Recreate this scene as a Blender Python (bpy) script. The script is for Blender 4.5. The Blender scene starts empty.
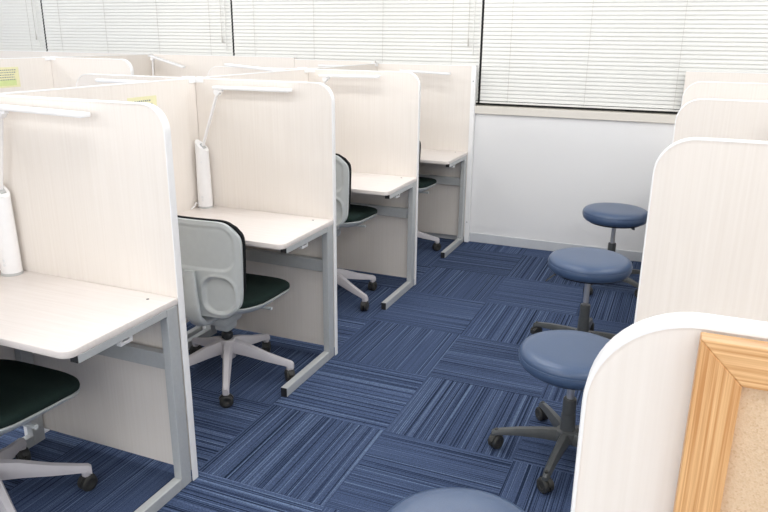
import bpy, bmesh, math, random
from math import sin, cos, pi, radians as R
from mathutils import Vector, Matrix
random.seed(7)
S = bpy.context.scene
C = S.collection

# ------------------------------------------------------------------ materials
def mat(name):
    m = bpy.data.materials.new(name); m.use_nodes = True
    nt = m.node_tree; b = nt.nodes['Principled BSDF']
    return m, nt, b
def N(nt, t, **k):
    n = nt.nodes.new(t)
    for a, v in k.items(): setattr(n, a, v)
    return n
def srgb(r, g, b):
    f = lambda c: (c/255/12.92) if c/255 <= .04045 else ((c/255+.055)/1.055)**2.4
    return (f(r), f(g), f(b), 1)
def mapped_noise(nt, scale, sc, detail=3, rough=.5):
    tc = N(nt, 'ShaderNodeTexCoord'); mp = N(nt, 'ShaderNodeMapping'); no = N(nt, 'ShaderNodeTexNoise')
    mp.inputs['Scale'].default_value = sc
    no.inputs['Scale'].default_value = scale; no.inputs['Detail'].default_value = detail; no.inputs['Roughness'].default_value = rough
    nt.links.new(tc.outputs['Object'], mp.inputs[0]); nt.links.new(mp.outputs[0], no.inputs['Vector'])
    return no
def simple(name, col, rough=.5, metal=0, var=.04, nscale=40, sc=(1, 1, 1), bump=0, spec=.5, coat=0):
    """plain surface with a little procedural variation of its own colour"""
    m, nt, b = mat(name)
    no = mapped_noise(nt, nscale, sc)
    r = N(nt, 'ShaderNodeValToRGB'); c = srgb(*col)
    r.color_ramp.elements[0].position = .3; r.color_ramp.elements[1].position = .7
    r.color_ramp.elements[0].color = tuple(x*(1-var) for x in c[:3])+(1,)
    r.color_ramp.elements[1].color = tuple(min(1, x*(1+var)) for x in c[:3])+(1,)
    nt.links.new(no.outputs['Fac'], r.inputs[0]); nt.links.new(r.outputs[0], b.inputs['Base Color'])
    b.inputs['Roughness'].default_value = rough; b.inputs['Metallic'].default_value = metal
    b.inputs['Specular IOR Level'].default_value = spec
    b.inputs['Coat Weight'].default_value = coat
    if bump:
        bp = N(nt, 'ShaderNodeBump'); bp.inputs['Strength'].default_value = bump; bp.inputs['Distance'].default_value = .002
        nt.links.new(no.outputs['Fac'], bp.inputs['Height']); nt.links.new(bp.outputs[0], b.inputs['Normal'])
    return m
def grain_mat(name, c0, c1, sc, scale=1, rough=.5, detail=5, p0=.3, p1=.7):
    m, nt, b = mat(name)
    no = mapped_noise(nt, scale, sc, detail, .6)
    r = N(nt, 'ShaderNodeValToRGB')
    r.color_ramp.elements[0].position = p0; r.color_ramp.elements[1].position = p1
    r.color_ramp.elements[0].color = srgb(*c0); r.color_ramp.elements[1].color = srgb(*c1)
    nt.links.new(no.outputs['Fac'], r.inputs[0]); nt.links.new(r.outputs[0], b.inputs['Base Color'])
    b.inputs['Roughness'].default_value = rough
    return m
M = {}
M['panel'] = grain_mat('pale_woodgrain_laminate', (235, 228, 220), (241, 235, 228), (110, 110, 2.2), 1, .45)
M['top'] = grain_mat('pale_desktop_laminate', (231, 223, 217), (238, 231, 226), (3, 90, 90), 1, .38)
M['edge'] = simple('white_edging', (247, 247, 247), .4, var=.01)
M['lampwhite'] = simple('white_plastic', (246, 246, 247), .35, var=.01)
M['diffuser'] = simple('milky_diffuser', (238, 240, 243), .3, var=.01)
M['steel'] = simple('grey_painted_steel', (196, 199, 199), .38, .2, var=.03, nscale=80)
M['black'] = simple('black_plastic', (38, 39, 41), .45, var=.08)
M['stoolblack'] = simple('charcoal_nylon', (80, 83, 84), .36, var=.08)
M['chrome'] = simple('chrome', (215, 216, 218), .28, .7, var=.02)
M['vinyl'] = simple('blue_vinyl', (70, 90, 121), .30, var=.05, nscale=260, bump=.12, spec=.6)
M['shell'] = simple('light_grey_plastic', (198, 203, 203), .42, var=.02)
M['shellin'] = simple('mid_grey_plastic', (160, 165, 167), .5, var=.02)
M['base'] = simple('pale_grey_nylon', (200, 197, 201), .45, var=.02)
M['fabric'] = simple('black_green_fabric', (33, 48, 44), .95, var=.35, nscale=500, bump=.5, spec=.2)
M['mesh'] = simple('black_mesh_fabric', (22, 24, 26), .9, var=.3, nscale=600, bump=.5, spec=.2)
M['caster'] = simple('dark_caster_rubber', (52, 52, 50), .5, var=.1)
M['wall'] = simple('white_wallpaper', (238, 238, 238), .85, var=.015, nscale=180, bump=.25)
M['ceiling'] = simple('white_ceiling_board', (242, 242, 240), .9, var=.03, nscale=60)
M['sill'] = simple('cream_sill', (226, 221, 212), .55, var=.015)
M['skirting'] = simple('pale_grey_vinyl_skirting', (205, 208, 212), .55, var=.02)
M['slat'] = simple('ivory_blind_slat', (229, 229, 225), .45, var=.015)
M['cord'] = simple('grey_blind_cord', (196, 194, 188), .8)
M['winframe'] = simple('dark_aluminium', (70, 70, 72), .5, .6)
M['card'] = simple('yellow_card', (235, 231, 188), .7, var=.03)
M['band'] = simple('pale_green_print', (214, 226, 160), .7, var=.03)
M['ink'] = simple('grey_print', (150, 155, 150), .7)
M['oakv'] = grain_mat('oak_vertical_grain', (199, 142, 86), (236, 192, 138), (380, 60, 4), 1, .45, 9, .38, .62)
M['oakh'] = grain_mat('oak_horizontal_grain', (203, 148, 92), (238, 196, 144), (4, 60, 380), 1, .45, 9, .38, .62)
# cork: granules
def cork():
    m, nt, b = mat('cork')
    tc = N(nt, 'ShaderNodeTexCoord'); v = N(nt, 'ShaderNodeTexVoronoi'); v.inputs['Scale'].default_value = 620
    nt.links.new(tc.outputs['Object'], v.inputs['Vector'])
    r = N(nt, 'ShaderNodeValToRGB'); e = r.color_ramp.elements
    e[0].position = 0; e[0].color = srgb(196, 160, 124); e[1].position = 1; e[1].color = srgb(230, 206, 176)
    x = e.new(.35); x.color = srgb(220, 191, 157)
    nt.links.new(v.outputs['Color'], r.inputs[0])
    no = mapped_noise(nt, 170, (1, 1, 1)); mx = N(nt, 'ShaderNodeMix', data_type='RGBA'); mx.inputs[0].default_value = .4
    r2 = N(nt, 'ShaderNodeValToRGB'); r2.color_ramp.elements[0].color = srgb(208, 176, 140); r2.color_ramp.elements[1].color = srgb(232, 209, 180)
    nt.links.new(no.outputs['Fac'], r2.inputs[0]); nt.links.new(r.outputs[0], mx.inputs[6]); nt.links.new(r2.outputs[0], mx.inputs[7])
    nt.links.new(mx.outputs[2], b.inputs['Base Color']); b.inputs['Roughness'].default_value = .9
    bp = N(nt, 'ShaderNodeBump'); bp.inputs['Strength'].default_value = .4; bp.inputs['Distance'].default_value = .001
    nt.links.new(v.outputs['Distance'], bp.inputs['Height']); nt.links.new(bp.outputs[0], b.inputs['Normal'])
    return m
M['cork'] = cork()
# carpet: 50 cm tiles laid quarter-turn, each with narrow stripes of uneven width
def carpet():
    m, nt, b = mat('striped_carpet_tiles')
    L = nt.links.new
    tc = N(nt, 'ShaderNodeTexCoord'); sp = N(nt, 'ShaderNodeSeparateXYZ'); L(tc.outputs['Object'], sp.inputs[0])
    def ma(op, a, bb=None):
        n = N(nt, 'ShaderNodeMath', operation=op)
        for i, v in enumerate((a, bb)):
            if v is None: continue
            if isinstance(v, (int, float)): n.inputs[i].default_value = v
            else: L(v, n.inputs[i])
        return n.outputs[0]
    TS = .556
    tx = ma('DIVIDE', ma('SUBTRACT', sp.outputs[0], .525-22.24), TS); ty = ma('DIVIDE', ma('SUBTRACT', sp.outputs[1], .617-22.24), TS)
    ix = ma('FLOOR', tx); iy = ma('FLOOR', ty); fx = ma('FRACT', tx); fy = ma('FRACT', ty)
    par = ma('MODULO', ma('ADD', ix, iy), 2)
    inv = ma('SUBTRACT', 1, par)
    s = ma('ADD', ma('MULTIPLY', fx, inv), ma('MULTIPLY', fy, par))
    t = ma('ADD', ma('MULTIPLY', fy, inv), ma('MULTIPLY', fx, par))
    h = ma('FRACT', ma('MULTIPLY', ma('SINE', ma('ADD', ma('MULTIPLY', ix, 12.99), ma('MULTIPLY', iy, 78.23))), 437.5))
    def noise(sf, tf, off, det):
        cv = N(nt, 'ShaderNodeCombineXYZ')
        L(ma('MULTIPLY', s, sf), cv.inputs[0]); L(ma('MULTIPLY', t, tf), cv.inputs[1]); L(ma('ADD', ma('MULTIPLY', h, 91), off), cv.inputs[2])
        no = N(nt, 'ShaderNodeTexNoise'); no.inputs['Scale'].default_value = 1; no.inputs['Detail'].default_value = det
        L(cv.outputs[0], no.inputs['Vector']); return no.outputs['Fac']
    n1 = noise(84, .2, 0, 2.5)
    r = N(nt, 'ShaderNodeValToRGB'); e = r.color_ramp.elements; r.color_ramp.interpolation = 'LINEAR'
    e[0].position = .36; e[0].color = srgb(26, 38, 58); e[1].position = .68; e[1].color = srgb(107, 126, 154)
    for p, c in ((.41, (36, 48, 75)), (.45, (66, 81, 111)), (.53, (76, 91, 122)), (.56, (50, 64, 94)), (.60, (90, 105, 136))):
        x = e.new(p); x.color = srgb(*c)
    L(n1, r.inputs[0])
    n2 = noise(170, 120, 5, 2)
    r2 = N(nt, 'ShaderNodeValToRGB'); r2.color_ramp.elements[0].position = .3; r2.color_ramp.elements[0].color = (.62, .62, .62, 1)
    r2.color_ramp.elements[1].position = .7; r2.color_ramp.elements[1].color = (1.25, 1.25, 1.25, 1)
    L(n2, r2.inputs[0])
    mu = N(nt, 'ShaderNodeMix', data_type='RGBA', blend_type='MULTIPLY'); mu.inputs[0].default_value = 1
    L(r.outputs[0], mu.inputs[6]); L(r2.outputs[0], mu.inputs[7])
    # each tile's own shade
    r3 = N(nt, 'ShaderNodeValToRGB'); r3.color_ramp.elements[0].color = (.9, .9, .9, 1); r3.color_ramp.elements[1].color = (1.08, 1.08, 1.08, 1)
    L(h, r3.inputs[0])
    mv = N(nt, 'ShaderNodeMix', data_type='RGBA', blend_type='MULTIPLY'); mv.inputs[0].default_value = 1
    L(mu.outputs[2], mv.inputs[6]); L(r3.outputs[0], mv.inputs[7])
    L(mv.outputs[2], b.inputs['Base Color'])
    b.inputs['Roughness'].default_value = .95; b.inputs['Specular IOR Level'].default_value = .15
    bp = N(nt, 'ShaderNodeBump'); bp.inputs['Strength'].default_value = .5; bp.inputs['Distance'].default_value = .003
    L(ma('ADD', n1, ma('MULTIPLY', n2, .5)), bp.inputs['Height']); L(bp.outputs[0], b.inputs['Normal'])
    return m
M['carpet'] = carpet()
def glass():
    m, nt, b = mat('window_glass')
    no = mapped_noise(nt, 3, (1, 1, 1)); r = N(nt, 'ShaderNodeValToRGB')
    r.color_ramp.elements[0].color = (.78, .82, .82, 1); r.color_ramp.elements[1].color = (.85, .88, .88, 1)
    nt.links.new(no.outputs['Fac'], r.inputs[0]); nt.links.new(r.outputs[0], b.inputs['Base Color'])
    b.inputs['Transmission Weight'].default_value = 1; b.inputs['Roughness'].default_value = .02
    return m
M['glass'] = glass()

def clearpane():
    m, nt, b = mat('added_window_pane')  # clear pane for the added window, lets the fill light through
    tr = N(nt, 'ShaderNodeBsdfTransparent'); gl = N(nt, 'ShaderNodeBsdfGlossy'); fr = N(nt, 'ShaderNodeFresnel'); mx = N(nt, 'ShaderNodeMixShader')
    gl.inputs['Roughness'].default_value = .03; fr.inputs['IOR'].default_value = 1.3
    nt.links.new(fr.outputs[0], mx.inputs[0]); nt.links.new(tr.outputs[0], mx.inputs[1]); nt.links.new(gl.outputs[0], mx.inputs[2])
    nt.links.new(mx.outputs[0], nt.nodes['Material Output'].inputs['Surface']); nt.nodes.remove(b)
    return m
M['clearpane'] = clearpane()

# ------------------------------------------------------------------ mesh helpers
def box(bm, x0, x1, y0, y1, z0, z1, bev=0, mtx=None):
    t = bmesh.new()
    bmesh.ops.create_cube(t, size=1)
    for v in t.verts:
        v.co = Vector(((x0+x1)/2+v.co.x*(x1-x0), (y0+y1)/2+v.co.y*(y1-y0), (z0+z1)/2+v.co.z*(z1-z0)))
    if bev: bmesh.ops.bevel(t, geom=list(t.edges), offset=bev, segments=2, profile=.5, affect='EDGES')
    merge(bm, t, mtx)
def merge(bm, t, mtx=None):
    if mtx is not None: bmesh.ops.transform(t, matrix=mtx, verts=t.verts)
    me = bpy.data.meshes.new('tmp'); t.to_mesh(me); t.free(); bm.from_mesh(me); bpy.data.meshes.remove(me)
def prism(bm, pts, a0, a1, plane='xz', bev=0, mtx=None):
    """polygon in a plane pushed along the third axis"""
    t = bmesh.new()
    def P(p, a): return {'xz': (p[0], a, p[1]), 'xy': (p[0], p[1], a), 'yz': (a, p[0], p[1])}[plane]
    A = [t.verts.new(P(p, a0)) for p in pts]; B = [t.verts.new(P(p, a1)) for p in pts]
    t.faces.new(A); t.faces.new(B[::-1]); n = len(pts)
    for i in range(n): t.faces.new((A[i], B[i], B[(i+1) % n], A[(i+1) % n]))
    bmesh.ops.recalc_face_normals(t, faces=t.faces)
    if bev:
        ed = [e for e in t.edges if len(e.link_faces) == 2 and any(len(f.verts) > 4 or n == 4 for f in e.link_faces)]
        bmesh.ops.bevel(t, geom=ed, offset=bev, segments=2, profile=.5, affect='EDGES')
    merge(bm, t, mtx)
def loft(bm, rings, cap=True, mtx=None, closed=False):
    t = bmesh.new()
    V = [[t.verts.new(p) for p in r] for r in rings]; n = len(rings[0])
    K = len(V)
    for k in range(K if closed else K-1):
        a, b = V[k], V[(k+1) % K]
        for i in range(n): t.faces.new((a[i], a[(i+1) % n], b[(i+1) % n], b[i]))
    if cap and not closed:
        t.faces.new(V[0][::-1]); t.faces.new(V[-1])
    bmesh.ops.recalc_face_normals(t, faces=t.faces)
    merge(bm, t, mtx)
def lathe(bm, prof, n=32, ctr=(0, 0), mtx=None):
    loft(bm, [[(ctr[0]+r*cos(2*pi*i/n), ctr[1]+r*sin(2*pi*i/n), z) for i in range(n)] for r, z in prof], True, mtx)
def tube(bm, pts, rad, n=10, mtx=None):
    pts = [Vector(p) for p in pts]; rings = []
    rads = rad if isinstance(rad, (list, tuple)) else [rad]*len(pts)
    up = Vector((0, 0, 1))
    for i, p in enumerate(pts):
        d = (pts[min(i+1, len(pts)-1)]-pts[max(i-1, 0)]).normalized()
        a = d.cross(up)
        if a.length < .1: a = d.cross(Vector((1, 0, 0)))
        a.normalize(); b = a.cross(d)
        rings.append([tuple(p+(a*cos(2*pi*k/n)+b*sin(2*pi*k/n))*rads[i]) for k in range(n)])
    loft(bm, rings, True, mtx)
def superell(n, a, b, e, cx=0, cy=0):
    o = []
    for i in range(n):
        t = 2*pi*i/n; c, s = cos(t), sin(t)
        o.append((cx+a*math.copysign(abs(c)**(2/e), c), cy+b*math.copysign(abs(s)**(2/e), s)))
    return o
def rrect(x0, x1, z0, z1, rads, n=10):
    """rounded rectangle; rads = (x0z0, x1z0, x1z1, x0z1)"""
    o = []
    for (cx, cz, sx, sz, a0), r in zip(((x0, z0, 1, 1, 180), (x1, z0, -1, 1, 270), (x1, z1, -1, -1, 0), (x0, z1, 1, -1, 90)), rads):
        if r <= 0: o.append((cx, cz)); continue
        for k in range(n+1):
            a = R(a0+90*k/n); o.append((cx+sx*r+r*cos(a), cz+sz*r+r*sin(a)))
    return o
def obj(name, bm, m, parent=None, smooth=False, loc=(0, 0, 0)):
    me = bpy.data.meshes.new(name); bm.normal_update(); bm.to_mesh(me); bm.free()
    me.materials.append(M[m] if isinstance(m, str) else m)
    if smooth:
        for p in me.polygons: p.use_smooth = True
        me.set_sharp_from_angle(angle=R(smooth if smooth is not True else 40))
    o = bpy.data.objects.new(name, me); C.objects.link(o); o.location = loc
    if parent: o.parent = parent
    return o
def tag(o, label, cat, group=None):
    o['label'] = label; o['category'] = cat
    if group: o['group'] = group
    return o
def thing(name, label, cat, loc, rz=0, group=None):
    o = bpy.data.objects.new(name, None); C.objects.link(o); o.empty_display_size = .1
    o.location = loc; o.rotation_euler = (0, 0, rz)
    return tag(o, label, cat, group)
def struct(o): o['kind'] = 'structure'; return o
def dup(root, loc, rz, label, group=None):
    r = root.copy(); C.objects.link(r); r.location = loc; r.rotation_euler = (0, 0, rz); r['label'] = label
    if group: r['group'] = group
    for ch in list(root.children):
        c = ch.copy(); C.objects.link(c); c.parent = r
        for g in ch.children:
            d = g.copy(); C.objects.link(d); d.parent = c
    return r
B = bmesh.new

# ------------------------------------------------------------------ the room
XL, XR, YB, YW, ZC = -6.2, 3.6, -4.2, 3.60, 2.6
b = B(); box(b, XL, XR, YB, YW, -.05, 0); struct(obj('floor', b, 'carpet'))
b = B(); box(b, XL, XR, YB, 4.0, ZC, ZC+.05); struct(obj('ceiling', b, 'ceiling'))
b = B(); box(b, XL-.1, XL, YB, 4.0, -.05, ZC); struct(obj('wall_left', b, 'wall'))
b = B(); box(b, XR, XR+.1, YB, 4.0, -.05, ZC); struct(obj('wall_right', b, 'wall'))
b = B(); FX0, FX1, FZ0, FZ1 = -4.2, 2.6, .85, 2.15  # unseen wall, opened for an added window
box(b, XL, XR, YB-.1, YB, -.05, FZ0); box(b, XL, XR, YB-.1, YB, FZ1, ZC); box(b, XL, FX0, YB-.1, YB, FZ0, FZ1); box(b, FX1, XR, YB-.1, YB, FZ0, FZ1)
struct(obj('wall_front', b, 'wall'))
b = B()
box(b, FX0, FX1, YB-.07, YB-.03, FZ0, FZ0+.04); box(b, FX0, FX1, YB-.07, YB-.03, FZ1-.04, FZ1)
for k in range(5): xx = FX0+.02+(FX1-FX0-.04)*k/4; box(b, xx-.02, xx+.02, YB-.07, YB-.03, FZ0, FZ1)
fw = struct(obj('window_6', b, 'edge'))  # unseen window added behind the camera to admit fill light
b = B(); box(b, FX0+.02, FX1-.02, YB-.053, YB-.047, FZ0+.02, FZ1-.02); obj('glass_pane', b, 'clearpane', fw)  # pane of the added window
SZ0, SZ1 = 1.04, 1.098
WZ = 2.35
b = B(); box(b, XL, XR, YW, YW+.2, -.05, SZ0); box(b, XL, XR, YW, YW+.2, WZ, ZC); struct(obj('wall_back', b, 'wall'))
b = B(); box(b, XL, XR, YW-.022, YW+.2, SZ0, SZ1, .003); struct(obj('trim_1', b, 'sill'))
b = B(); box(b, XL, XR, YW-.008, YW, 0, .075, .002); struct(obj('baseboard_back', b, 'skirting'))
b = B(); box(b, XL, XR, YB, YB+.008, 0, .075, .002); struct(obj('baseboard_front', b, 'skirting'))
b = B(); box(b, XL, XL+.008, YB, YW, 0, .075, .002); struct(obj('baseboard_left', b, 'skirting'))
b = B(); box(b, XR-.008, XR, YB, YW, 0, .075, .002); struct(obj('baseboard_right', b, 'skirting'))
edges = [XL, -4.42, -2.205, .045, 2.27, XR]
for i in range(5):
    x0, x1 = edges[i], edges[i+1]
    b = B()
    box(b, x0, x0+.03, YW+.12, YW+.16, SZ1, WZ); box(b, x1-.03, x1, YW+.12, YW+.16, SZ1, WZ)
    box(b, x0, x1, YW+.12, YW+.16, SZ1, SZ1+.05); box(b, x0, x1, YW+.12, YW+.16, WZ-.05, WZ)
    xm = (x0+x1)/2; box(b, xm-.02, xm+.02, YW+.12, YW+.16, SZ1, WZ)
    w = struct(obj('window_%d' % (i+1), b, 'winframe'))
    b = B(); box(b, x0+.02, x1-.02, YW+.135, YW+.141, SZ1+.02, WZ-.02); obj('glass_pane', b, 'glass', w)

# venetian blinds hanging in front of the windows
BY = YW+.045
blind_lab = ['ivory venetian blind at the far left end of the window wall',
             'ivory venetian blind second from the left, above the far left booths',
             'ivory venetian blind in the middle, above the booths and left of the bare wall',
             'ivory venetian blind at the right, above the bare white wall and cream sill',
             'ivory venetian blind in the far right corner behind the right hand booths']
PITCH = .0287
for i in range(5):
    x0, x1 = edges[i]+.009, edges[i+1]-.009
    t = thing('venetian_blind', blind_lab[i], 'blind', ((x0+x1)/2, BY, WZ-.03), 0, 'venetian blinds along the window wall')
    hw = (x1-x0)/2
    zb = 1.118-(WZ-.03)          # underside of the bottom rail, in the blind's own height
    b = B(); box(b, -hw, hw, -.02, .02, -.035, .0, .003); obj('head_rail', b, 'slat', t)
    b = B(); box(b, -hw, hw, -.013, .013, zb, zb+.014, .003); obj('bottom_rail', b, 'slat', t)
    b = B(); z = zb+.034
    while z < -.05:
        a = R(73); pr = []
        for k in range(5):
            u = -1+k/2; wv = u*.0160; cv = .0025*(1-u*u)
            # room edge low, window edge high, crowned to the room
            pr.append((wv*cos(a)-cv*sin(a), z+wv*sin(a)+cv*cos(a)))
        up = pr; dn = [(p[0]+.0006*sin(a), p[1]-.0006*cos(a)) for p in pr]
        prism(b, up+dn[::-1], -hw, hw, 'yz')
        z += PITCH
    obj('slats', b, 'slat', t, 30)
    for f in (-.8, -.28, .28, .8):
        for yy in (-.0185, .0185):
            b = B(); box(b, hw*f-.0012, hw*f+.0012, yy-.0008, yy+.0008, zb+.01, -.03); obj('ladder_cord', b, 'cord', t)
    b = B(); tube(b, [(hw-.09, -.026, -.03), (hw-.09, -.027, -.6), (hw-.09, -.026, -.72)], .0022, 6); tube(b, [(hw-.09, -.026, -.72), (hw-.09, -.026, -.78)], [.004, .007], 8)
    obj('pull_cord', b, 'cord', t)
    b = B(); tube(b, [(hw-.05, -.026, -.03), (hw-.05, -.027, -.85)], .004, 6); obj('tilt_wand', b, 'slat', t)

# ------------------------------------------------------------------ booths
HP, W, TH, P = 1.40, .795, .028, 1.2
DT = .014                         # half thickness of a divider
PW = W-DT
GAP = .045
YP = [0, P, 2*P, 3.56]
def make_partition(sgn, label, group, loc, rounded=True, HP=1.40, PW=PW):
    """panel across the row; root at the divider end of its near face, running sgn*x"""
    t = thing('booth_partition', label, 'partition', loc, 0, group)
    r = .085
    L = PW-.004
    ol = rrect(0, L, GAP, HP-.004, (0, 0, r if rounded else .004, 0), 12)
    b = B(); prism(b, [(sgn*x, z) for x, z in ol], 0, TH, 'xz', 0); obj('panel', b, 'panel', t, 30)
    # white edging along top, round corner and outer edge down to the carpet
    r2 = r+.004 if rounded else .006
    path_o = [(0, HP)]+[(L+.004-r2+r2*sin(R(90*k/14)), HP-r2+r2*cos(R(90*k/14))) for k in range(15)]+[(L+.004, 0)]
    path_i = [(0, HP-.004)]+[(L-(r2-.004)+(r2-.004)*sin(R(90*k/14)), HP-r2+(r2-.004)*cos(R(90*k/14))) for k in range(15)]+[(L, 0)]
    b = B(); tt = bmesh.new(); rings = []
    for (xo, zo), (xi, zi) in zip(path_o, path_i):
        rings.append([(sgn*xi, -.0015, zi), (sgn*(xo*.7+xi*.3), -.0015, zo*.7+zi*.3), (sgn*xo, .002, zo), (sgn*xo, TH-.002, zo), (sgn*(xo*.7+xi*.3), TH+.0015, zo*.7+zi*.3), (sgn*xi, TH+.0015, zi)])
    tt.free(); loft(b, rings); obj('edge_band', b, 'edge', t, 40)
    b = B(); box(b, sgn*.0, sgn*.05, -.004, TH+.004, HP-.022, HP+.005, .002); obj('connector_bracket', b, 'edge', t)
    return t
def make_end_panel(sgn, width, label, group, loc, post, HP=1.40):
    t = thing('end_panel', label, 'partition', loc, 0, group)
    b = B(); prism(b, [(0, GAP), (sgn*width, GAP), (sgn*width, HP-.003), (0, HP-.003)], 0, TH, 'xz'); obj('panel', b, 'panel', t)
    b = B(); x0, x1 = sorted((0, sgn*width)); box(b, x0, x1, -.001, TH+.001, HP-.003, HP+.001)
    obj('edge_band', b, 'edge', t)
    b = B()
    for xf in (.03, width-.06):
        x0, x1 = sorted((sgn*xf, sgn*(xf+.03))); b = B(); box(b, x0, x1, 0, TH, 0, GAP); obj('foot_block', b, 'edge', t)
    if post:
        b = B(); x0, x1 = sorted((sgn*width, sgn*(width+.036))); box(b, x0, x1, -.004, TH+.004, 0, HP+.002, .003)
        q = obj('end_post', b, 'edge', t)
        b = B(); xc = (x0+x1)/2
        for z in (HP-.115, .17):
            b = B(); lathe(b, [(.0035, 0), (.0035, .002)], 10, mtx=Matrix.Translation((xc, -.004, z)) @ Matrix.Rotation(R(90), 4, 'X'))
            obj('screw', b, 'black', q)
    return t
def make_divider(loc, L, label, group, HP=1.40):
    t = thing('divider_panel', label, 'partition', loc, 0, group)
    b = B(); box(b, -DT, DT, .002, L-.002, .135, HP-.004); obj('panel', b, 'panel', t)
    b = B(); box(b, -DT-.0012, DT+.0012, .002, L-.002, HP-.004, HP, .001); obj('edge_band', b, 'edge', t)
    b = B(); box(b, -DT-.005, DT+.005, L-.055, L-.002, HP-.024, HP+.004, .002); obj('connector_bracket', b, 'edge', t)
    b = B()
    for y in (.02, L-.05):
        b = B(); box(b, -DT, DT, y, y+.03, 0, .135); obj('foot_block', b, 'edge', t)
    return t
G_part = 'rounded partitions between the left booths'
XD = -W
lab = ['pale woodgrain partition with rounded corner nearest the camera on the left, desk in front',
       'pale woodgrain partition with rounded corner behind the desk with the grey backed chair',
       'pale woodgrain partition third back in left row, just before the wall end panel']
for i in range(3): make_partition(1, lab[i], G_part, (XD+DT, YP[i], 0))
make_end_panel(1, PW, 'pale square cornered end panel with white post, against the back wall beside bare wall', 'end panels along the back wall', (XD+DT, YP[3], 0), True)
lab = ['pale partition of the hidden far side booths, its rounded corner leftmost, behind the nearest desk',
       'pale partition of the hidden far side booths, rounded left corner showing above second partition']
for i in (1, 2): make_partition(-1, lab[i-1], 'rounded partitions of the far side booths', (XD-DT, YP[i], 0))
lab = ['pale partition right foreground carrying the oak framed cork board',
       'pale partition right side, second from camera, behind the cork board one',
       'pale partition right side, third from camera, with a lamp head showing in front',
       'pale partition right side, fourth from camera, last rounded one before the wall']
XRD = 1.49+W
YRP = [-1.266, -.079, 1.121, 2.321]
for i in range(4): make_partition(-1, lab[i], 'rounded partitions of the right row', (XRD-DT, YRP[i], 0), PW=PW-(0, 0, .022, .03)[i])
make_end_panel(-1, .755, 'pale square cornered end panel behind the right hand partitions, under the blind', 'end panels along the back wall', (XRD-DT, YP[3], 0), False)
# panels continuing along the back wall, far left
wx = [(XD-DT, .737, 'pale end panel on the back wall just left of the middle divider'),
      (XD-DT-.739, .725, 'pale panel on the back wall above the gap between the two booth islands'),
      (XD-DT-1.466, .75, 'pale end panel on the back wall behind the lamp with a raised slanting head'),
      (-3.034, .75, 'pale end panel on the back wall left of the lamp with a raised slanting head'),
      (-3.786, .75, 'pale end panel on the back wall above the yellow notice, second from far left'),
      (-4.538, .75, 'pale end panel on the back wall at the far left edge of the view')]
for x, w, l in wx: make_end_panel(-1, w, l, 'end panels along the back wall', (x, YP[3], 0), False, 1.415 if x > -1 else 1.43)
G_div = 'long divider panels of the booth rows'
lab = ['long divider beside the nearest desk, mostly out of view at left',
       'long pale divider carrying a half hidden yellow notice, behind the nearest partition',
       'long pale divider between second and third left partitions',
       'long pale divider running to the back wall between third partition and end panel']
for i, y in enumerate((-P, 0, P, 2*P)): make_divider((XD, y, 0), (P if i < 3 else YP[3]-2*P), lab[i], G_div)
XD2 = -3.06
lab = ['long pale divider far left carrying the yellow notice seen at the left edge',
       'long pale divider far left, shaded, running to the lamp at the back wall']
for i, y in enumerate((P, 2*P)): make_divider((XD2, y, 0), (P if i < 1 else YP[3]-2*P), lab[i], G_div, 1.43)
make_partition(1, 'pale partition with rounded right corner in the far left island of booths', 'rounded partitions of the far left island', (XD2+DT, 2*P, 0), True, 1.43)
lab = ['long divider of the right row beside the cork board, out of view', 'long divider of the right row behind the cork board partition',
       'long divider of the right row behind the second right partition', 'long divider of the right row behind the third right partition', 'long divider of the right row reaching the back wall']
for i, y in enumerate((-2.479, -1.279, -.079, 1.121, 2.321)): make_divider((XRD, y, 0), (P if i < 4 else YP[3]-2.321), lab[i], 'hidden dividers of the right row')

# desks -------------------------------------------------------------
HD, DD = .74, .495
def make_desk(label, group, loc):
    """root on the floor, middle of the width, at the panel side; user side is -y"""
    t = thing('booth_desk', label, 'desk', loc, 0, group)
    hw = PW/2-.003
    b = B(); prism(b, rrect(-hw, hw, -DD, -.002, (.035, .035, .003, .003), 8), HD-.024, HD, 'xy', .003); top = obj('desktop', b, 'top', t, 30)
    b = B(); lathe(b, [(.0055, HD-.001), (.0055, HD+.0006)], 12, (hw-.085, -.055)); obj('screw_hole', b, 'black', top)
    for s in (-1, 1):
        x0, x1 = sorted((s*(hw-.001), s*(hw-.034)))
        b = B()
        box(b, x0, x1, -.062, -.006, 0.0, HD-.024, .003)                 # upright
        box(b, x0, x1, -.495, -.062, 0.0, .045, .003)                    # foot
        box(b, x0, x1, -.455, -.062, HD-.050, HD-.024, .002)             # rail under the top
        # groove lip on the upright
        lg = obj('leg', b, 'steel', t)
        b = B(); box(b, x0+.001, x1-.001, -.4985, -.494, .0, .044, .002); obj('end_cap', b, 'black', lg); b = B(); box(b, x0+.002, x1-.002, -.458, -.454, HD-.049, HD-.026, .001)
        obj('end_cap', b, 'black', lg)
    b = B(); box(b, -hw+.034, hw-.034, -.042, -.014, .472, .535, .003); obj('crossbar', b, 'steel', t)
    b = B(); box(b, hw-.058, hw-.040, -.205, -.190, HD-.082, HD-.024, .002); box(b, hw-.058, hw-.040, -.240, -.190, HD-.092, HD-.080, .002); box(b, hw-.058, hw-.040, -.247, -.235, HD-.092, HD-.064, .002)
    obj('bag_hook', b, 'edge', t)
    return t
XM = XD+DT+PW/2
desk0 = make_desk('pale desk nearest the camera at left, with the dark green black seat below', 'desks of the left booths', (XM, 0, 0))
lab = ['pale desk behind the grey backed chair, second booth of left row', 'pale desk third back in the left row, chair partly hidden beneath', 'small looking pale desk farthest back in the left row against the end panel']
for i in (1, 2, 3): dup(desk0, (XM, YP[i], 0), 0, lab[i-1])
XB = XD-DT-PW/2
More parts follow.
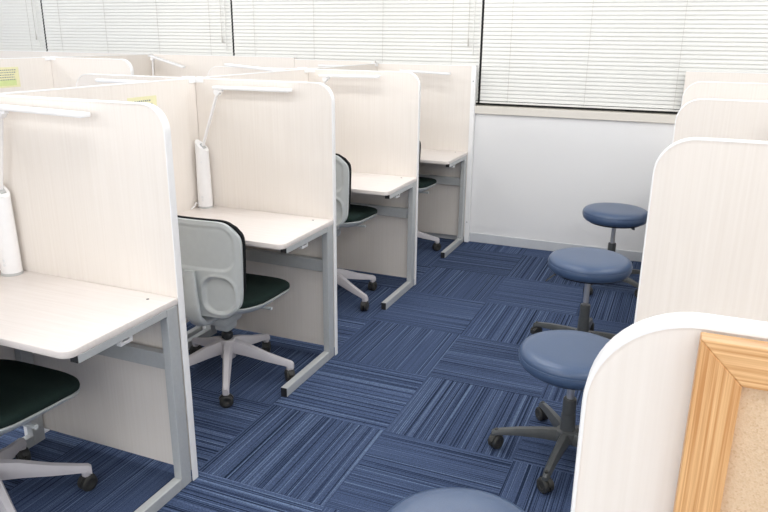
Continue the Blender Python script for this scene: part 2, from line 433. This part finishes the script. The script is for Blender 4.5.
for i in (1, 2, 3):
    dup(desk0, (XB, YP[i], 0), 0, ['desk hidden beyond the long divider holding the lamp at left', 'desk hidden beyond the divider holding the middle back lamp', 'desk hidden beyond the divider at the back wall'][i-1], 'desks hidden behind the dividers')
dup(desk0, (XD2+DT+PW/2, YP[3], 0), 0, 'desk hidden in the far left island holding the lamp at the back wall', 'desks hidden behind the dividers')
XQ = XRD-DT-PW/2
for i, y in enumerate(YRP+[YP[3]]):
    q = dup(desk0, (XQ, y, 0), 0, ['desk below the oak framed cork board, under the frame edge', 'desk hidden behind the cork board partition', 'desk hidden behind the second right partition holding a lamp', 'desk hidden behind the third right partition', 'desk hidden at the back of the right row'][i], 'desks hidden in the right row')
    q.scale.y = .9

# desk lamps --------------------------------------------------------
def make_lamp(label, group, loc, jx, jz, head, yaw=0, tilt=0, ox=0, rz=0, y_off=0):
    """slim tower with a slanted top, thin arm, long flat LED head; all along local +x
       jx,jz = where the head joint sits; head = length; ox = head start before the joint"""
    t = thing('desk_lamp', label, 'lamp', loc, rz, group)
    b = B(); lathe(b, [(.038, 0), (.039, .004), (.038, .010), (.03, .011)], 32); obj('base_plate', b, 'steel', t, 40)
    # tower: oval section, top cut on a slant (higher away from the head)
    n = 28; rings = []
    for z, r in ((.010, .0385), (.02, .039), (.28, .035), (1, .0345)):
        ring = []
        for i in range(n):
            a = 2*pi*i/n; x, y = r*cos(a), r*.92*sin(a)
            zz = z if z < 1 else .325-.75*x
            ring.append((x, y, zz))
        rings.append(ring)
    ring = [(p[0]*.9, p[1]*.9, p[2]+.003) for p in rings[-1]]; rings.append(ring)
    b = B(); loft(b, rings); tw = obj('tower', b, 'lampwhite', t, 35)
    b = B()
    for z in (.045, .062):
        b = B(); lathe(b, [(.006, 0), (.006, .0015)], 14, mtx=Matrix.Translation((.010, -.0355, z)) @ Matrix.Rotation(R(90), 4, 'X')); obj('button', b, 'diffuser', tw)
    b = B(); lathe(b, [(.004, 0), (.004, .002)], 12, mtx=Matrix.Translation((.014, -.031, .245)) @ Matrix.Rotation(R(90), 4, 'X'))
    obj('button', b, 'diffuser', tw)
    b = B(); prism(b, [(-.004, .33), (.012, .318), (.02, .312), (.02, .316), (0, .337)], -.012, .012, 'xz'); obj('slot', b, 'steel', tw)
    # arm: flat bar
    a0 = Vector((.004, y_off*.2, .315)); a1 = Vector((jx, y_off, jz-.008))
    b = B(); d = (a1-a0); ln = d.length
    q = d.to_track_quat('Z', 'Y').to_matrix().to_4x4(); box(b, -.0085, .0085, -.005, .005, 0, ln, .003, Matrix.Translation(a0) @ q)
    obj('arm', b, 'lampwhite', t)
    b = B(); lathe(b, [(.015, -.013), (.018, -.010), (.018, .010), (.015, .013)], 20, mtx=Matrix.Translation(a1) @ Matrix.Rotation(R(90), 4, 'X'))
    box(b, jx-.010, jx+.030, y_off-.010, y_off+.010, jz-.010, jz+.007, .003); jt = obj('joint', b, 'lampwhite', t, 40)
    mt = Matrix.Translation((jx, y_off, jz+.012)) @ Matrix.Rotation(yaw, 4, 'Z') @ Matrix.Rotation(-tilt, 4, 'Y')
    ol = rrect(-ox, head-ox, -.022, .022, (.008, .016, .016, .008), 6)
    b = B(); prism(b, ol, -.006, .009, 'xy', .004, mt); hd = obj('lamp_head', b, 'lampwhite', t, 35)
    ol = rrect(-ox+.05, head-ox-.012, -.017, .017, (.006,)*4, 4)
    b = B(); prism(b, ol, -.0075, -.0055, 'xy', 0, mt); obj('diffuser', b, 'diffuser', hd)
    # power cord leaving the foot of the tower
    b = B(); tube(b, [(-.02, -.025, .02), (-.026, -.045, .03), (-.027, -.055, .014), (-.03, -.085, .004)], .003, 8); obj('power_cord', b, 'edge', t, 40)
    return t
G_l = 'white desk lamps of the left booths'
make_lamp('white desk lamp at the left edge, on the nearest desk', G_l, (-.738, -.047, HD), .066, .612, .46, 0, R(-1.2), .06, y_off=.0)
make_lamp('white tower desk lamp fully seen on the desk behind the grey backed chair', G_l, (-.732, 1.152, HD), .118, .608, .44, 0, R(.2), .02)
make_lamp('white desk lamp whose head shows above the second left partition', G_l, (-.70, 2.32, HD), .085, .612, .42, 0, R(.6), .04)
make_lamp('white desk lamp whose head hangs before the end panel at the back wall', G_l, (-.69, 3.47, HD), .16, .60, .42, R(-4), R(-1.8), .02)
make_lamp('white desk lamp of the far side, its head level above the yellow notice', 'lamps of the far side booths', (-.86, 1.10, HD), .075, .622, .42, R(0), R(.2), .02, rz=pi)
make_lamp('white desk lamp of the far side, its thin head slanting above second partition', 'lamps of the far side booths', (-.86, 2.28, HD), .05, .635, .46, R(0), R(4.0), .02, rz=pi)
make_lamp('white desk lamp of the far side, its head low before the back wall', 'lamps of the far side booths', (-.86, 3.45, HD), .06, .622, .36, R(0), R(0), .02, rz=pi)
make_lamp('white desk lamp at the back wall, upright arm with head slanting down', 'lamps of the far left island', (XD2+.085, 3.46, HD), .02, .66, .42, R(-8), R(-12), .02)
make_lamp('white desk lamp in the right row, head tip showing at the right edge', 'lamps of the right row', (XRD-.09, 1.03, HD), .055, .60, .345, R(0), R(0), .03, rz=pi)

# yellow notices ----------------------------------------------------
def notice(label, x, y0, y1, z0, z1):
    t = thing('notice_card', label, 'notice', (x, (y0+y1)/2, (z0+z1)/2), 0, 'yellow notices on the dividers')
    hy, hz = (y1-y0)/2, (z1-z0)/2
    b = B(); box(b, 0, .0012, -hy, hy, -hz, hz); obj('card', b, 'card', t)
    b = B(); box(b, .0012, .0015, -hy+.012, hy-.03, -hz+.012, -hz*.2); obj('printed_panel', b, 'band', t)
    b = B()
    for k in range(5):
        zz = hz-.02-k*hz*.24
        y = -hy+.015
        while y < hy-.04:
            w = random.uniform(.006, .016); box(b, .0012, .0016, y, y+w, zz-.0035, zz+.0035); y += w+.005
    o = obj('printed_lines', b, 'ink', t); o['kind'] = 'stuff'
    return t
notice('yellow notice on the divider, top just showing over the nearest partition', XD+DT, .70, .895, 1.20, 1.335)
notice('yellow notice on the far left divider at the left edge', XD2+DT, 1.74, 2.09, 1.225, 1.368)

# ------------------------------------------------------------------ wheels shared by chairs and stools
def caster_bm(r, mtx):
    b = B()
    for s in (-1, 1):
        lathe(b, [(r*.55, .001), (r*.9, .002), (r, .007), (r, .017), (r*.82, .0215), (r*.45, .0215), (r*.35, .019)], 20,
              mtx=mtx @ Matrix.Translation((0, 0, r)) @ Matrix.Rotation(s*R(90), 4, 'X'))
    # hood over the wheels and stem
    ring = []
    hood = [(r*1.12*cos(R(a)), r+r*1.12*sin(R(a))) for a in range(20, 161, 14)]
    prism(b, hood+[(-r*.5, r*1.0), (r*.5, r*1.0)], -.007, .007, 'xz', 0, mtx)
    lathe(b, [(.008, 0), (.008, .03)], 12, mtx=mtx @ Matrix.Translation((0, 0, r*1.9)))
    return b

# task chairs -------------------------------------------------------
def back_xy(s, t, grow=1.0):
    k = .30
    x = s*math.sqrt(1-k*abs(t)**9); z = t*math.sqrt(1-k*abs(s)**9)
    hw = .235*(1-.07*(1-t)/2)
    return x*hw*grow, .622+z*.222*grow
def back_y(x, z):
    u = (z-.40)/.44
    return -.232-.012*u+.55*x*x*.9+.006*sin(pi*min(max(u, 0), 1))
def sm(a, b, x):
    t = min(max((x-a)/(b-a), 0), 1); return t*t*(3-2*t)
def sd_rr(x, z, cx, cz, hx, hz, r):
    qx, qz = abs(x-cx)-hx+r, abs(z-cz)-hz+r
    return math.hypot(max(qx, 0), max(qz, 0))+min(max(qx, qz), 0)-r
def emboss(x, z):
    d = 0
    d += .006*sm(.004, -.006, sd_rr(x, z, 0, .722, .20, .098, .06))
    for s in (-1, 1):
        q = sd_rr(x, z, s*.118, .507, .072, .082, .06)
        d += .012*sm(.003, -.006, q)-.004*sm(.018, .006, abs(q-.008)*2)
    return d
def slab(bm, n, back, front):
    t = bmesh.new(); G = []
    for f in (back, front): G.append([[t.verts.new(f(-1+2*i/n, -1+2*j/n)) for i in range(n+1)] for j in range(n+1)])
    for g in G:
        for j in range(n):
            for i in range(n): t.faces.new((g[j][i], g[j][i+1], g[j+1][i+1], g[j+1][i]))
    bd = [(0, i) for i in range(n)]+[(j, n) for j in range(n)]+[(n, n-i) for i in range(n)]+[(n-j, 0) for j in range(n)]
    for k in range(len(bd)):
        (a, b_), (c, d) = bd[k], bd[(k+1) % len(bd)]
        t.faces.new((G[0][a][b_], G[0][c][d], G[1][c][d], G[1][a][b_]))
    bmesh.ops.recalc_face_normals(t, faces=t.faces); merge(bm, t)
def make_chair(label, loc, rz, base_rot):
    t = thing('task_chair', label, 'chair', loc, rz, 'grey task chairs of the left booths')
    # star base
    b = B(); lathe(b, [(.028, .10), (.036, .105), (.040, .14), (.040, .19), (.034, .20)], 28); obj('hub', b, 'base', t, 40)
    for k in range(5):
        m = Matrix.Rotation(base_rot+2*pi*k/5, 4, 'Z'); rings = []
        for r, z0, z1, w in ((.028, .135, .198, .024), (.10, .122, .178, .021), (.20, .099, .138, .018), (.29, .082, .110, .0155), (.318, .072, .103, .0145), (.328, .066, .094, .012)):
            rings.append([(r, -w, z0), (r, w, z0), (r, w*.98, z0*.4+z1*.6), (r, w*.6, z1), (r, -w*.6, z1), (r, -w*.98, z0*.4+z1*.6)])
        b = B(); loft(b, rings, mtx=m); lathe(b, [(.014, .058), (.016, .062), (.016, .085)], 14, (.308, 0), m)
        lg = obj('leg', b, 'base', t, 35)
        sw = random.uniform(0, 2*pi)
        obj('caster', caster_bm(.031, m @ Matrix.Translation((.308, 0, 0)) @ Matrix.Rotation(sw, 4, 'Z')), 'caster', lg, 40)
    b = B(); lathe(b, [(.020, .10), (.020, .195), (.027, .20), (.027, .222), (.022, .227), (.022, .36)], 24); obj('gas_column', b, 'black', t, 40)
    # mechanism and the bar that carries the back
    b = B(); box(b, -.075, .075, -.11, .09, .335, .392, .02)
    box(b, -.06, .06, -.09, .06, .285, .34, .02); box(b, -.04, .04, -.05, .04, .245, .30, .015)
    obj('mechanism', b, 'shell', t, 50)
    b = B(); rings = []
    for (y, z, hw, hh) in ((-.05, .355, .04, .018), (-.17, .352, .038, .018), (-.215, .362, .040, .018), (-.252, .40, .040, .016), (-.259, .46, .038, .013), (-.261, .53, .034, .012), (-.258, .62, .026, .009)):
        e = superell(16, 1, 1, 3)
        rings.append((y, z, hw, hh, e))
    rr = []
    for i, (y, z, hw, hh, e) in enumerate(rings):
        a = rings[max(i-1, 0)]; c = rings[min(i+1, len(rings)-1)]
        d = Vector((0, c[0]-a[0], c[1]-a[1])).normalized(); nrm = Vector((0, -d.z, d.y))
        rr.append([tuple(Vector((p[0]*hw, y, z))+nrm*(p[1]*hh)) for p in e])
    loft(b, rr); obj('back_support', b, 'shell', t, 50)
    b = B(); tube(b, [(.07, .02, .365), (.2, .03, .37), (.235, .03, .372)], [.006, .006, .009], 8); obj('height_lever', b, 'shell', t, 40)
    # seat: pan and upholstered cushion
    def ring(sc, z, drop=1.0):
        o = []
        for x, y in superell(48, .25*sc, .245*sc, 4.2):
            o.append((x*(1-.06*sm(0, -.2, y)), y+.037, z-drop*.022*sm(.06, .245, y)+.012*sm(-.05, -.23, y)))
        return o
    b = B(); loft(b, [ring(.55, .375), ring(.85, .388), ring(.985, .412), ring(1.005, .422), ring(.99, .425)]); obj('seat_pan', b, 'shell', t, 50)
    b = B(); loft(b, [ring(.97, .424), ring(1.0, .430), ring(1.008, .44), ring(1.0, .45), ring(.97, .457), ring(.9, .462), ring(.7, .461), ring(.4, .458), ring(.1, .457)]); obj('seat', b, 'fabric', t, 50)
    # backrest shell, with recessed upper field and two lumbar openings
    def f_back(s, q): x, z = back_xy(s, q); return (x, back_y(x, z)+emboss(x, z)+.006*sm(.8, 1, max(abs(s), abs(q))), z)
    def f_front(s, q): x, z = back_xy(s, q); return (x, back_y(x, z)+.022, z)
    b = B(); slab(b, 72, f_back, f_front); obj('backrest', b, 'shell', t, 60)
    def c_back(s, q): x, z = back_xy(s, q, 1.022); z = .849-(.849-z)*.88; return (x, back_y(x, z)+.0225, z)
    def c_front(s, q):
        x, z = back_xy(s, q, 1.022); z = .849-(.849-z)*.88; e = sm(1, .8, max(abs(s), abs(q))); return (x, back_y(x, z)+.038+.014*e, z)
    b = B(); slab(b, 32, c_back, c_front); obj('back_cushion', b, 'mesh', t, 60)
    return t
CH = dict()
c0 = make_chair('task chair with light grey back seen from behind, at the second left desk', (-.376, .782, 0), R(2), R(-58+144-2))
for ch in c0.children:
    if ch.name.split('.')[0] not in ('leg', 'hub'): ch.location.z = .008
def chair(loc, rz, base_deg, label, up=.008):
    r = dup(c0, loc, rz, label)
    for ch in r.children:                       # seat height set by the gas column
        if ch.name.split('.')[0] not in ('leg', 'hub'): ch.location.z = up
    # swivel the star base under the seat
    for ch in r.children:
        if ch.name.startswith('leg') or ch.name.startswith('hub'):
            ch.rotation_euler = (0, 0, R(base_deg)-rz-R(-58+144-2))
    return r
chair((-.527, -.43, 0), R(0), 49, 'task chair at lower left with near black seat, under the nearest desk')
chair((-.412, 1.95, 0), R(0), 52, 'task chair half hidden behind second left partition, seat and back edge showing', .125)
chair((-.42, 3.14, 0), R(0), 18, 'task chair farthest back, only a sliver of back and seat showing', .10)

# stools ------------------------------------------------------------
def make_stool(label, loc, rot, lever):
    t = thing('round_stool', label, 'stool', loc, 0, 'blue stools along the right booths')
    b = B()
    pr = [(.06, .388), (.185, .390), (.200, .394), (.211, .404), (.2175, .420), (.2185, .434), (.2165, .4375), (.2175, .4405), (.215, .452), (.207, .462), (.192, .469), (.165, .4725), (.12, .4735), (.06, .474), (.01, .474)]
    lathe(b, [(r_*.97, z_) for r_, z_ in pr], 64); st = obj('seat', b, 'vinyl', t, 60)
    b = B(); n = 64; FR = .2170*.97
    rings = []
    for i in range(n):
        a = 2*pi*i/n; rings.append([((FR+.0022*cos(2*pi*k/8))*cos(a), (FR+.0022*cos(2*pi*k/8))*sin(a), .4378+.0022*sin(2*pi*k/8)) for k in range(8)])
    loft(b, rings, closed=True); obj('piping', b, 'vinyl', st, 60)
    b = B(); lathe(b, [(.17, .380), (.172, .384), (.172, .390)], 40); box(b, -.06, .06, -.06, .06, .358, .382, .008); obj('seat_plate', b, 'black', t, 40)
    b = B(); lathe(b, [(.0145, .22), (.0145, .36)], 20); obj('gas_rod', b, 'chrome', t, 40)
    b = B(); lathe(b, [(.032, .10), (.030, .13), (.028, .20), (.0275, .205), (.026, .206), (.026, .275), (.0245, .28), (.016, .281)], 28); obj('column_cover', b, 'stoolblack', t, 40)
    b = B(); m = Matrix.Rotation(lever, 4, 'Z')
    tube(b, [(.03, 0, .368), (.12, 0, .366), (.165, 0, .352), (.185, 0, .33)], .004, 8, m)
    lv = [[(.178+.05*u-.0*u, -w, .338-.05*u), (.178+.05*u, w, .338-.05*u), (.184+.05*u, w, .342-.05*u), (.184+.05*u, -w, .342-.05*u)] for u, w in ((0, .006), (.4, .012), (.8, .014), (1, .009))]
    loft(b, lv, mtx=m); obj('height_lever', b, 'stoolblack', t, 40)
    b = B(); lathe(b, [(.034, .065), (.044, .072), (.046, .10), (.042, .115), (.034, .12)], 28); obj('hub', b, 'stoolblack', t, 40)
    for k in range(5):
        m = Matrix.Rotation(rot+2*pi*k/5, 4, 'Z'); rings = []
        for r, z0, z1, w in ((.034, .07, .116, .022), (.10, .074, .112, .019), (.19, .074, .102, .0165), (.265, .066, .088, .015), (.292, .058, .080, .012), (.298, .058, .072, .009)):
            rings.append([(r, -w, z0), (r, w, z0), (r, w, z0*.5+z1*.5), (r, w*.55, z1), (r, -w*.55, z1), (r, -w, z0*.5+z1*.5)])
        b = B(); loft(b, rings, mtx=m); lg = obj('leg', b, 'stoolblack', t, 35)
        sw = random.uniform(0, 2*pi)
        obj('caster', caster_bm(.030, m @ Matrix.Translation((.278, 0, 0)) @ Matrix.Rotation(sw, 4, 'Z')), 'caster', lg, 40)
    return t
s0 = make_stool('blue round stool second from camera, before the cork board partition', (1.265, .742, 0), R(264), 0)
def fit(r, rz, cover, lever):
    for ch in r.children:
        n = ch.name.split('.')[0]
        if n == 'column_cover': ch.scale.z = cover/.281
        if n == 'height_lever': ch.rotation_euler.z = lever-rz
def stool(loc, rz, label, cover, lever, up=0):
    r = dup(s0, loc, rz, label); fit(r, rz, cover, lever)
    for ch in r.children:
        if ch.name.split('.')[0] in ('seat', 'seat_plate', 'gas_rod', 'height_lever'): ch.location.z = up
stool((1.172, -.46, 0), R(20), 'blue round stool nearest the camera, cut off by the bottom of the frame', .25, R(160))
stool((1.184, 1.79, 0), R(-32), 'blue round stool third from camera on a shiny chrome rod', .268, R(165), .06)
stool((1.202, 2.95, 0), R(-15), 'blue round stool farthest back, against the white wall', .30, R(60), .065)
fit(s0, 0, .258, R(112))

# cork board --------------------------------------------------------
CW, CHT, BW = .62, .655, .034
t = thing('cork_board', 'oak framed cork board standing against the right foreground partition', 'cork board', (1.576, YRP[0]-.004, HD), 0)
for nm, pts, m in (('frame_rail', [(0, 0), (CW, 0), (CW-BW, BW), (BW, BW)], 'oakh'), ('frame_rail', [(0, CHT), (BW, CHT-BW), (CW-BW, CHT-BW), (CW, CHT)], 'oakh'),
                   ('frame_stile', [(0, 0), (BW, BW), (BW, CHT-BW), (0, CHT)], 'oakv'), ('frame_stile', [(CW, 0), (CW, CHT), (CW-BW, CHT-BW), (CW-BW, BW)], 'oakv')):
    b = B(); prism(b, [(x, z) for x, z in pts], -.018, 0, 'xz', .001); obj(nm, b, m, t)
b = B(); box(b, BW-.002, CW-BW+.002, -.009, -.002, BW-.002, CHT-BW+.002); obj('cork_sheet', b, 'cork', t)

# ------------------------------------------------------------------ light
def area(name, loc, sx, sy, e, rot=(0, 0, 0), col=(1, 1, 1)):
    l = bpy.data.lights.new(name, 'AREA'); l.shape = 'RECTANGLE'; l.size = sx; l.size_y = sy; l.energy = e; l.color = col
    o = bpy.data.objects.new(name, l); C.objects.link(o); o.location = loc; o.rotation_euler = rot; return o
for x in (-4.6, -2.2, .2, 2.4):
    for y, e in ((-3.3, 7), (-2.1, 8), (-.4, 11), (1.2, 11.5), (2.3, 8.5)):
        for sg in (-1, 1):                      # each batten fitting throws light to both sides
            area('ceiling_lamp', (x, y+sg*.06, ZC-.09), 1.3, .14, e, (R(50)*sg, 0, 0), (1, 1, 1))
area('added_fill_light', ((FX0+FX1)/2, YB-.2, 1.55), 6.6, 1.4, 110, (R(90), 0, 0), (1, 1, 1))  # added fill light outside the added window, brightens panels under the desks
wd = bpy.data.worlds.new('World'); S.world = wd; wd.use_nodes = True
wd.node_tree.nodes['Background'].inputs[0].default_value = (.02, .022, .025, 1)

# ------------------------------------------------------------------ camera
f, yaw, pit, rol = 707.38, -.3946, -.3032, .0097
c, s = cos(yaw), sin(yaw)
F = Vector((s*cos(pit), c*cos(pit), sin(pit))); Rt = Vector((c, -s, 0)); U = Rt.cross(F)
R2 = cos(rol)*Rt+sin(rol)*U; U2 = -sin(rol)*Rt+cos(rol)*U
cam = bpy.data.cameras.new('camera'); co = bpy.data.objects.new('camera', cam); C.objects.link(co)
cam.sensor_fit = 'HORIZONTAL'; cam.sensor_width = 36; cam.lens = f*36/768; cam.clip_start = .05
co.matrix_world = Matrix(((R2.x, U2.x, -F.x, 1.5425), (R2.y, U2.y, -F.y, -1.851), (R2.z, U2.z, -F.z, 1.6193), (0, 0, 0, 1)))
S.camera = co
S.view_settings.view_transform = 'Standard'; S.view_settings.look = 'None'; S.view_settings.gamma = 1; S.view_settings.use_curve_mapping = False
S.view_settings.exposure = -.36
S.cycles.max_bounces = 10; S.cycles.diffuse_bounces = 6
